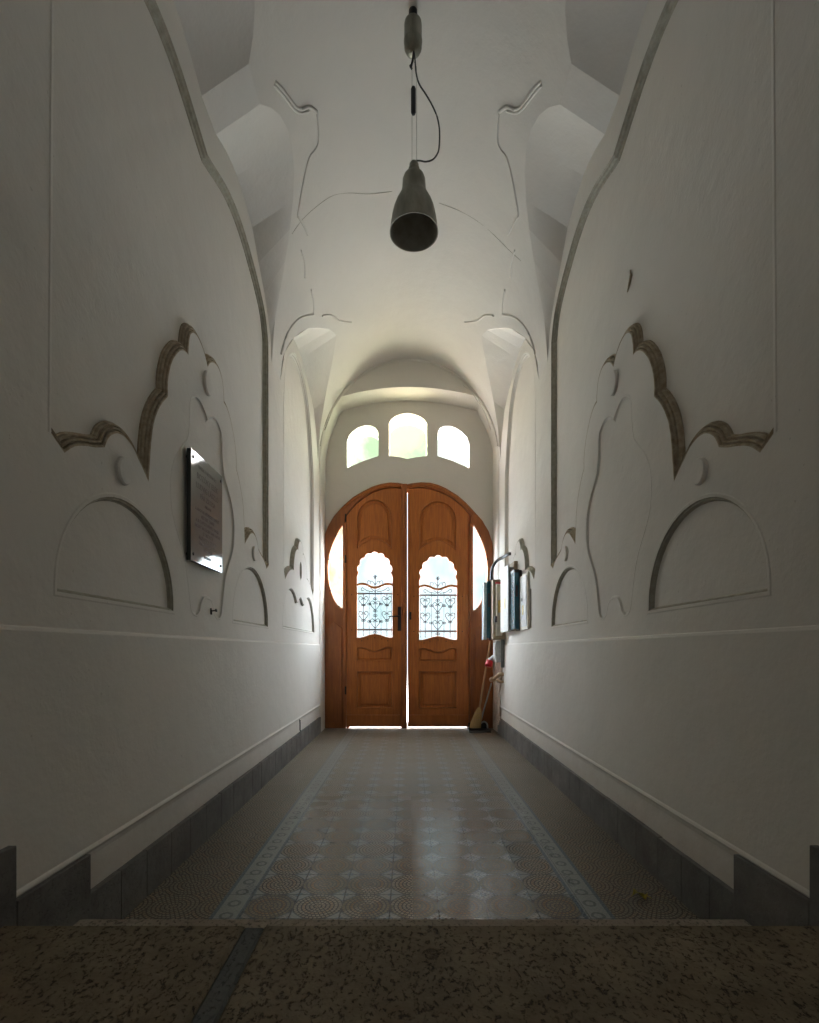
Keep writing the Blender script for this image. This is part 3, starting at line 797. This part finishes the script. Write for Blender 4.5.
bm = bmesh.new(); tube(bm, smooth_path([((a-VX)*sc, LY-.01*sin(i), hy(b)) for i, (a, b) in enumerate(cab)], 4), .0042, 8)
link('power_cable', bm, 'grey_cable', lamp, True)
prf = [(.004, 3.685), (.020, 3.683), (.026, 3.672), (.024, 3.655), (.030, 3.652), (.032, 3.640), (.029, 3.628), (.040, 3.622), (.056, 3.606), (.063, 3.585), (.065, 3.545), (.068, 3.522), (.080, 3.495), (.098, 3.462), (.112, 3.425), (.121, 3.385), (.127, 3.345), (.131, 3.31), (.134, 3.302), (.134, 3.296)]
bm = bmesh.new(); lathe(bm, prf, (LX, LY), 56); shade = link('lamp_shade', bm, 'lamp_metal', lamp, True)
bm = bmesh.new(); lathe(bm, [(.134, 3.296), (.130, 3.297), (.126, 3.31), (.122, 3.345), (.115, 3.385), (.105, 3.425), (.09, 3.46), (.072, 3.49), (.05, 3.51), (.02, 3.52), (.002, 3.52)], (LX, LY), 56)
link('shade_lining', bm, 'lamp_dark', shade, True)
bm = bmesh.new(); lathe(bm, [(.002, 3.52), (.02, 3.518), (.02, 3.47), (.004, 3.466)], (LX, LY), 20); link('bulb_holder', bm, 'black_rubber', shade, True)

# ------------------------------------------------------------------ memorial plaque (left wall)
plq = lab(empty('memorial_plaque', (-XL, 2.68, 1.44)), 'glossy grey memorial plaque with black lettering screwed to the left wall', 'plaque')
def part(name, bm, mat, parent, smooth=False):
    o = link(name, bm, mat, parent, smooth); o.matrix_parent_inverse = parent.matrix_basis.inverted(); return o
y0p, y1p, h0p, h1p = 2.492, 2.91, 1.438, 1.985; xf = -1.056
bm = bmesh.new(); box(bm, xf-.022, xf-.001, y0p+.0005, y1p-.0005, h0p+.0005, h1p-.0005, .001); part('plaque_back', bm, 'plaque_edge', plq)
bm = bmesh.new(); box(bm, xf-.002, xf, y0p, y1p, h0p, h1p); part('plaque_face', bm, 'plaque', plq)
for (a, b) in ((y0p+.025, h1p-.035), (y1p-.025, h1p-.035), (y0p+.025, h0p+.035), (y1p-.025, h0p+.035)):
    bm = bmesh.new(); lathe(bm, [(0, .005), (.006, .005), (.0085, .002), (.0085, -.002)], (0, 0), 14)
    for v in bm.verts: v.co = Vector((xf+v.co.z, a+v.co.x, b+v.co.y))
    part('screw', bm, 'screw', plq, True)
    bm = bmesh.new(); tube(bm, [(xf-.02, a, b), (-XL-.008, a, b)], .008, 8); part('spacer', bm, 'screw', plq)
lines = [('EBBEN A HÁZBAN ÉLT', .024, 1.925), ('BOZÓKY ELEK', .043, 1.878), ('LUDVIG LÁSZLÓ', .040, 1.828), ('PÁR ZSUZSA', .036, 1.782), ('1906-1978', .020, 1.745),
         ('A MAGYAR MŰVÉSZET KIVÁLÓ', .023, 1.708), ('MESTERE, TANÁR', .023, 1.680), ('A BUDAPESTI MŰHELY TAGJA', .023, 1.652), ('EMLÉKÉT MEGŐRZIK TANÍTVÁNYAI', .021, 1.624),
         ('ÉS TISZTELŐI', .023, 1.598), ('ÁLLÍTOTTA A KERÜLETI', .022, 1.570), ('ÖNKORMÁNYZAT ÉS A', .022, 1.543), ('HÁZ LAKÓI', .022, 1.516), ('BUDAPEST', .020, 1.480)]
Rtxt = Matrix(((0, 0, 1), (1, 0, 0), (0, 1, 0)))
for s_, size, h_ in lines:
    cu_ = bpy.data.curves.new('t', 'FONT'); cu_.body = s_; cu_.size = size; cu_.align_x = 'CENTER'; cu_.extrude = .0004; cu_.offset = .0004; cu_.resolution_u = 2
    to = bpy.data.objects.new('t', cu_); C.objects.link(to)
    me = bpy.data.meshes.new_from_object(to.evaluated_get(bpy.context.evaluated_depsgraph_get()))
    bpy.data.objects.remove(to)
    w_ = max(v.co.x for v in me.vertices)-min(v.co.x for v in me.vertices); k = min(1, .35/w_)
    for v in me.vertices:
        v.co = Vector((xf+.0006+v.co.z, (y0p+y1p)/2+v.co.x*k, h_+v.co.y-size*.35))
    me.materials.append(M['lettering'])
    o = bpy.data.objects.new('plaque_lettering', me); C.objects.link(o); o.parent = plq; o.matrix_parent_inverse = plq.matrix_basis.inverted()

# ------------------------------------------------------------------ small fittings on the left wall
bm = bmesh.new(); y_ = 2.80; h_ = 1.212
tube(bm, [(-1.102, y_, h_), (-1.05, y_, h_+.004)], .004, 8); tube(bm, [(-1.052, y_, h_+.004), (-1.046, y_, h_+.005)], .009, 10)
tube(bm, [(-1.075, y_, h_-.018), (-1.078, y_, h_+.016)], .005, 8)
lab(link('wall_screw', bm, 'black_rubber', smooth=True), 'small black screw sticking out of the wall below the plaque', 'screw')
bm = bmesh.new(); y_ = 5.0
tube(bm, [(-1.062, y_, .32), (-1.055, y_, .315), (-1.054, y_, .22), (-1.05, y_, .205)], .005, 8)
lab(link('wire_hook', bm, 'dark_metal', smooth=True), 'short bent wire hook hanging on the wall low above the skirting', 'hook')
# gouge in the right wall plaster
bm = bmesh.new()
pp = [on for on in ((2.62, 2.945), (2.61, 2.91), (2.63, 2.88), (2.655, 2.855))]
tube(bm, [(XR+.030, a, b) for a, b in pp], .006, 6, [.002, .007, .006, .002]); struct(link('trim_gouge', bm, 'moulding_stone'))

# ------------------------------------------------------------------ electrical boxes on the right wall
def cab_thing(name, label, cat, parts, group=None):
    e = lab(empty(name, (parts[0][2][1]-.0, parts[0][2][2], parts[0][2][4])), label, cat, group)
    for nm, mat, b_, bev in parts:
        bm = bmesh.new(); box(bm, *b_, bev); part(nm, bm, mat, e)
    return e
wf = XR-.0
cab_thing('switch_panel', 'flat cream switch panel with yellow sticker, on the wall beside the dark teal box', 'panel', [
    ('body', 'cream_plastic', (wf-.020, wf+.0, 4.66, 4.97, 1.19, 1.71), .003),
    ('cover', 'white_plastic', (wf-.026, wf-.019, 4.69, 4.95, 1.22, 1.69), .002),
    ('sticker', 'yellow_sticker', (wf-.0275, wf-.0255, 4.79, 4.85, 1.33, 1.42), 0),
    ('lock', 'dark_plastic', (wf-.034, wf-.0255, 4.84, 4.87, 1.46, 1.49), .002),
    ('cable_stub', 'moulding_grey', (wf-.012, wf+.0, 4.60, 4.615, 1.20, 1.55), .002)])
cab_thing('meter_box', 'dark teal meter box standing out beside the cream switch panel', 'meter box', [
    ('back_case', 'dark_plastic', (wf-.028, wf+.0, 4.975, 5.13, 1.19, 1.78), .004),
    ('front_cover', 'teal_plastic', (wf-.075, wf-.026, 4.98, 5.125, 1.205, 1.765), .006),
    ('top_cap', 'dark_plastic', (wf-.078, wf-.024, 4.978, 5.127, 1.755, 1.785), .003),
    ('meter_window', 'dark_plastic', (wf-.060, wf-.040, 4.974, 4.982, 1.52, 1.63), .002)])
cab_thing('fuse_board', 'tall white-fronted fuse board with grey side behind the teal meter box', 'fuse board', [
    ('back_board', 'board_back', (wf-.035, wf+.0, 5.17, 5.62, 1.20, 1.90), .003),
    ('case', 'grey_plastic', (wf-.080, wf-.033, 5.19, 5.60, 1.20, 1.84), .004),
    ('front_door', 'white_plastic', (wf-.094, wf-.079, 5.185, 5.605, 1.19, 1.87), .004),
    ('sticker', 'yellow_sticker', (wf-.0955, wf-.0935, 5.33, 5.38, 1.43, 1.54), 0),
    ('socket', 'pale_grey', (wf-.075, wf-.038, 5.178, 5.192, 1.25, 1.36), .003)])
cab_thing('distribution_box', 'cream distribution box with black latch on a wooden board', 'box', [
    ('backing_board', 'board_back', (wf-.145, wf+.0, 5.80, 5.95, 1.12, 1.80), .004),
    ('cover', 'cream_plastic', (wf-.115, wf-.045, 5.755, 5.80, 1.16, 1.74), .006),
    ('latch', 'dark_plastic', (wf-.135, wf-.105, 5.745, 5.765, 1.31, 1.38), .003),
    ('sticker', 'yellow_sticker', (wf-.095, wf-.065, 5.753, 5.757, 1.42, 1.56), 0),
    ('top_strip', 'red_plastic', (wf-.12, wf-.04, 5.765, 5.80, 1.745, 1.765), .003)])
cab_thing('meter_box', 'blue and clear meter box next to the door, in front of the side light', 'meter box', [
    ('side_panel', 'teal_plastic', (wf-.19, wf-.145, 5.955, 6.12, 1.14, 1.80), .005),
    ('clear_cover', 'clear_plastic', (wf-.225, wf-.188, 5.965, 6.12, 1.12, 1.79), .006),
    ('back_case', 'grey_plastic', (wf-.147, wf+.0, 5.96, 6.13, 1.12, 1.80), .004),
    ('meter_dial', 'dark_plastic', (wf-.178, wf-.155, 5.951, 5.957, 1.50, 1.66), .002)])
bm = bmesh.new()
pts = smooth_path([(wf-.150, 5.86, 1.80), (wf-.150, 5.86, 1.88), (wf-.142, 5.80, 1.95), (wf-.11, 5.72, 2.00), (wf-.06, 5.62, 2.02), (wf-.03, 5.50, 2.03), (wf-.004, 5.48, 2.03)], 5)
tube(bm, pts, .017, 10); lab(link('cable_conduit', bm, 'dark_plastic', smooth=True), 'thick black cable bending from the meter boxes up to the wall', 'cable')
cab_thing('junction_box', 'pale grey junction box below the cream distribution box', 'box', [
    ('body', 'pale_grey', (wf-.10, wf+.0, 5.82, 5.98, .86, 1.10), .006),
    ('lid', 'white_plastic', (wf-.115, wf-.09, 5.83, 5.97, .90, 1.08), .004),
    ('conduit_stub', 'grey_plastic', (wf-.05, wf-.01, 5.81, 5.85, .80, 1.12), .008)])
skt = lab(empty('plug_socket', (1.0, 6.14, .82)), 'white industrial socket with a bright red collar above the broom', 'socket')
bm = bmesh.new(); tube(bm, [(wf-.03, 6.14, .93), (wf-.09, 6.12, .90), (wf-.13, 6.10, .865)], .036, 16); part('housing', bm, 'white_plastic', skt, True)
bm = bmesh.new(); tube(bm, [(wf-.13, 6.10, .868), (wf-.15, 6.085, .825), (wf-.155, 6.08, .805)], .042, 18); part('collar', bm, 'red_plastic', skt, True)
# broken-away plaster by the door, showing the masonry
bm = bmesh.new()
ragged = [(6.19, .12), (6.10, .15), (6.05, .27), (6.02, .38), (6.07, .50), (5.98, .60), (5.93, .70), (5.90, .80), (5.96, .86), (5.92, 1.0), (5.95, 1.12), (6.19, 1.12)]
prism(bm, [ragged], lambda a, b, d: (XR-.028+d, a, b), 0, .03, .005)
jr = [(6.20, .02), (6.50, .02), (6.49, .42), (6.44, .60), (6.50, .78), (6.47, 1.0), (6.50, 1.14), (6.20, 1.14)]
prism(bm, [jr], lambda a, b, d: (XR-.032+d, a, b), 0, .03, .005)
for k in range(26):
    yy = 6.0+.45*random.random(); zz = .1+.95*random.random(); s_ = .015+.03*random.random()
    for v in bmesh.ops.create_icosphere(bm, subdivisions=1, radius=s_)['verts']: v.co = Vector((XR-.026+v.co.x*.5*random.uniform(.6, 1.3), yy+v.co.y*1.3, zz+v.co.z*random.uniform(.7, 1.2)))
struct(link('wall_damage', bm, 'masonry'))
val = lab(empty('pipe_valve', (1.05, 5.90, .64)), 'rusty brown pipe elbow sticking out of the broken plaster near the door', 'pipe')
bm = bmesh.new(); tube(bm, smooth_path([(wf-.0, 5.86, .72), (wf-.05, 5.87, .72), (wf-.08, 5.92, .69), (wf-.10, 6.02, .66)], 4), .022, 12); part('pipe', bm, 'brass', val, True)
bm = bmesh.new(); tube(bm, [(wf-.10, 6.0, .665), (wf-.115, 6.08, .645)], .032, 8); part('nut', bm, 'brass', val)
bm = bmesh.new(); tube(bm, smooth_path([(wf-.02, 5.84, .64), (wf-.05, 5.85, .635), (wf-.085, 5.88, .66)], 4), .016, 10); part('branch', bm, 'brass', val, True)

# ------------------------------------------------------------------ broom and dustpan in the corner
def G3(px, py, y_): return Vector(((px-VX)/F*y_, y_, H+(VY-py)/F*y_))
br = lab(empty('broom', (.88, 6.33, .02)), 'old straw broom with wooden handle leaning in the corner by the door', 'broom')
a = G3(479.3, 709, 6.34); b = G3(490.3, 641, 6.42)
bm = bmesh.new(); tube(bm, [a, a.lerp(b, .5), b], .013, 10); part('handle', bm, 'broom_wood', br, True)
bm = bmesh.new(); n = 20; rr = []
for (cx_, py, hw, hd) in ((479.3, 707.5, 1.6, .016), (478.3, 712, 3.2, .026), (477, 718, 4.6, .032), (475.8, 723, 5.4, .036), (475.2, 727.8, 5.7, .038)):
    c_ = G3(cx_, py, 6.33); w_ = hw*6.33/F
    rr.append([bm.verts.new((c_.x+w_*cos(2*pi*k/n)*(1+.05*((k % 2)*2-1)), c_.y+hd*sin(2*pi*k/n), c_.z)) for k in range(n)])
for i in range(len(rr)-1):
    for k in range(n): bm.faces.new((rr[i][k], rr[i][(k+1) % n], rr[i+1][(k+1) % n], rr[i+1][k]))
bm.faces.new(rr[0]); bm.faces.new(rr[-1]); part('bristles', bm, 'straw', br)
bm = bmesh.new()
for py, hw in ((713, 3.6), (719, 4.9)):
    c_ = G3(478.1-(py-713)*.2, py, 6.33); w_ = hw*6.33/F
    tube(bm, [(c_.x+w_*cos(2*pi*k/16), c_.y+.034*sin(2*pi*k/16), c_.z) for k in range(17)], .004, 6)
    part('binding', bm, 'broom_wood', br); bm = bmesh.new()
bm.free()
dp = lab(empty('dustpan', (.87, 6.25, .0)), 'black dustpan with a long grey handle on the floor under the broom', 'dustpan')
bm = bmesh.new(); x0, x1 = .74, 1.00
pts = [(x0, 6.18), (x1, 6.18), (x1-.02, 6.42), (x0+.02, 6.42)]
prism(bm, [pts], lambda p, q, d: (p, q, .018-d), 0, .016, .003)
box(bm, x0+.015, x1-.015, 6.41, 6.425, .003, .09, .003)
for xx in (x0, x1-.012): box(bm, xx, xx+.012, 6.20, 6.42, .003, .03, .003)
part('pan', bm, 'dark_plastic', dp)
bm = bmesh.new(); a = G3(480.5, 722, 6.42); b = G3(491.5, 683, 6.46)
tube(bm, [a, b], .010, 8); part('handle', bm, 'pale_grey', dp, True)
bm = bmesh.new(); tube(bm, smooth_path([G3(480, 724, 6.40), G3(484, 721.5, 6.38), G3(487, 724, 6.36), G3(487.5, 728, 6.34)], 4), .010, 8); part('handle_bracket', bm, 'pale_grey', dp, True)

# ------------------------------------------------------------------ fallen leaf
bm = bmesh.new(); n = 9; gv = []
for i in range(n):
    row = []
    for j in range(5):
        u_ = i/(n-1); v_ = j/4-.5; w_ = .034*sin(pi*(u_*.92+.04))
        row.append(bm.verts.new((.93+.055*(u_-.5)+.012*v_, 2.06+w_*v_*2*.6+.012*sin(6*u_), .012+.012*sin(5*u_+3*v_)+.03*abs(v_)**1.5)))
    gv.append(row)
for i in range(n-1):
    for j in range(4): bm.faces.new((gv[i][j], gv[i][j+1], gv[i+1][j+1], gv[i+1][j]))
bmesh.ops.solidify(bm, geom=bm.faces[:], thickness=.0015)
tube(bm, [(.957, 2.062, .013), (.975, 2.05, .006)], .0015, 6)
lab(link('fallen_leaf', bm, 'leaf_yellow', smooth=True), 'crumpled yellow leaf lying on the tiles near the step', 'leaf')

# ------------------------------------------------------------------ light: bright overcast sky outside, added bright sides and ground, added fill opening behind
w = bpy.data.worlds.new('World'); S.world = w; w.use_nodes = True
nt = w.node_tree; bg = nt.nodes['Background']
def wn_(op, a, b=None, c=None):
    n = nt.nodes.new('ShaderNodeMath'); n.operation = op
    for k, v in enumerate((a, b, c)):
        if v is None: continue
        if isinstance(v, bpy.types.NodeSocket): nt.links.new(v, n.inputs[k])
        else: n.inputs[k].default_value = v
    return n.outputs[0]
def wramp(v, a, b): 
    n = nt.nodes.new('ShaderNodeMapRange'); n.interpolation_type = 'SMOOTHSTEP'
    nt.links.new(v, n.inputs[0]); n.inputs[1].default_value = a; n.inputs[2].default_value = b; return n.outputs[0]
tc = nt.nodes.new('ShaderNodeTexCoord'); sp = nt.nodes.new('ShaderNodeSeparateXYZ')
nt.links.new(tc.outputs['Generated'], sp.inputs[0]); wx_, wy_, wz_ = sp.outputs
SKY, HOUSES, REAR_FILL = 31.0, 1.6, .35              # open sky, shaded houses across the street, dim fill added behind
sky = wramp(wz_, .42, .52)
street = wn_('MULTIPLY', wramp(wn_('ABSOLUTE', wx_), .28, .45), wramp(wz_, -.02, .10))  # bright sides added to throw light on the walls by the door
ground_glow = wramp(wn_('MULTIPLY', wz_, -1), .04, .12)          # unseen ground glow, added to light the vault
lit = wn_('MAXIMUM', wn_('MULTIPLY', sky, .35), wn_('MAXIMUM', wn_('MULTIPLY', street, 1.5), wn_('MULTIPLY', ground_glow, .8)))
front = wramp(wy_, -.05, .05)
st = wn_('ADD', HOUSES, wn_('MULTIPLY', lit, SKY))
st = wn_('ADD', wn_('MULTIPLY', st, front), wn_('MULTIPLY', wn_('SUBTRACT', 1, front), REAR_FILL))
nt.links.new(st, bg.inputs[1])
mc = nt.nodes.new('ShaderNodeMix'); mc.data_type = 'RGBA'; nt.links.new(lit, mc.inputs[0]); mc.inputs[6].default_value = (.95, 1, .97, 1); mc.inputs[7].default_value = (1, .94, .975, 1)
nt.links.new(mc.outputs[2], bg.inputs[0])
def area(name, loc, rot, sx, sy, power, col=(1, 1, 1), portal=False):
    l = bpy.data.lights.new(name, 'AREA'); l.shape = 'RECTANGLE'; l.size = sx; l.size_y = sy; l.energy = power; l.color = col
    if portal: l.cycles.is_portal = True
    o = bpy.data.objects.new(name, l); C.objects.link(o); o.location = loc; o.rotation_euler = rot; return o
area('portal_fan', (.0, YW+.36, 3.65), (radians(-90), 0, 0), 1.75, .85, 1, portal=True)
area('portal_door', (.0, YW+.36, 1.85), (radians(-90), 0, 0), 2.2, 1.6, 1, portal=True)
area('portal_rear_fill', (.0, YB-.32, 1.32), (radians(90), 0, 0), 1.44, 2.05, 1, portal=True)

cam = bpy.data.cameras.new('camera'); co = bpy.data.objects.new('camera', cam); C.objects.link(co)
co.location = (0, 0, H); co.rotation_euler = (radians(90), 0, 0)
cam.sensor_width = 36; cam.lens = F/1023*36; cam.shift_x = (409.5-VX)/1023; cam.shift_y = (VY-511.5)/1023; cam.clip_start = .02
S.camera = co
S.view_settings.view_transform = 'Standard'; S.view_settings.look = 'None'; S.view_settings.gamma = 1; S.view_settings.use_curve_mapping = False
S.view_settings.exposure = 0.0
S.cycles.use_denoising = True; S.cycles.max_bounces = 14; S.cycles.diffuse_bounces = 10; S.cycles.transparent_max_bounces = 12
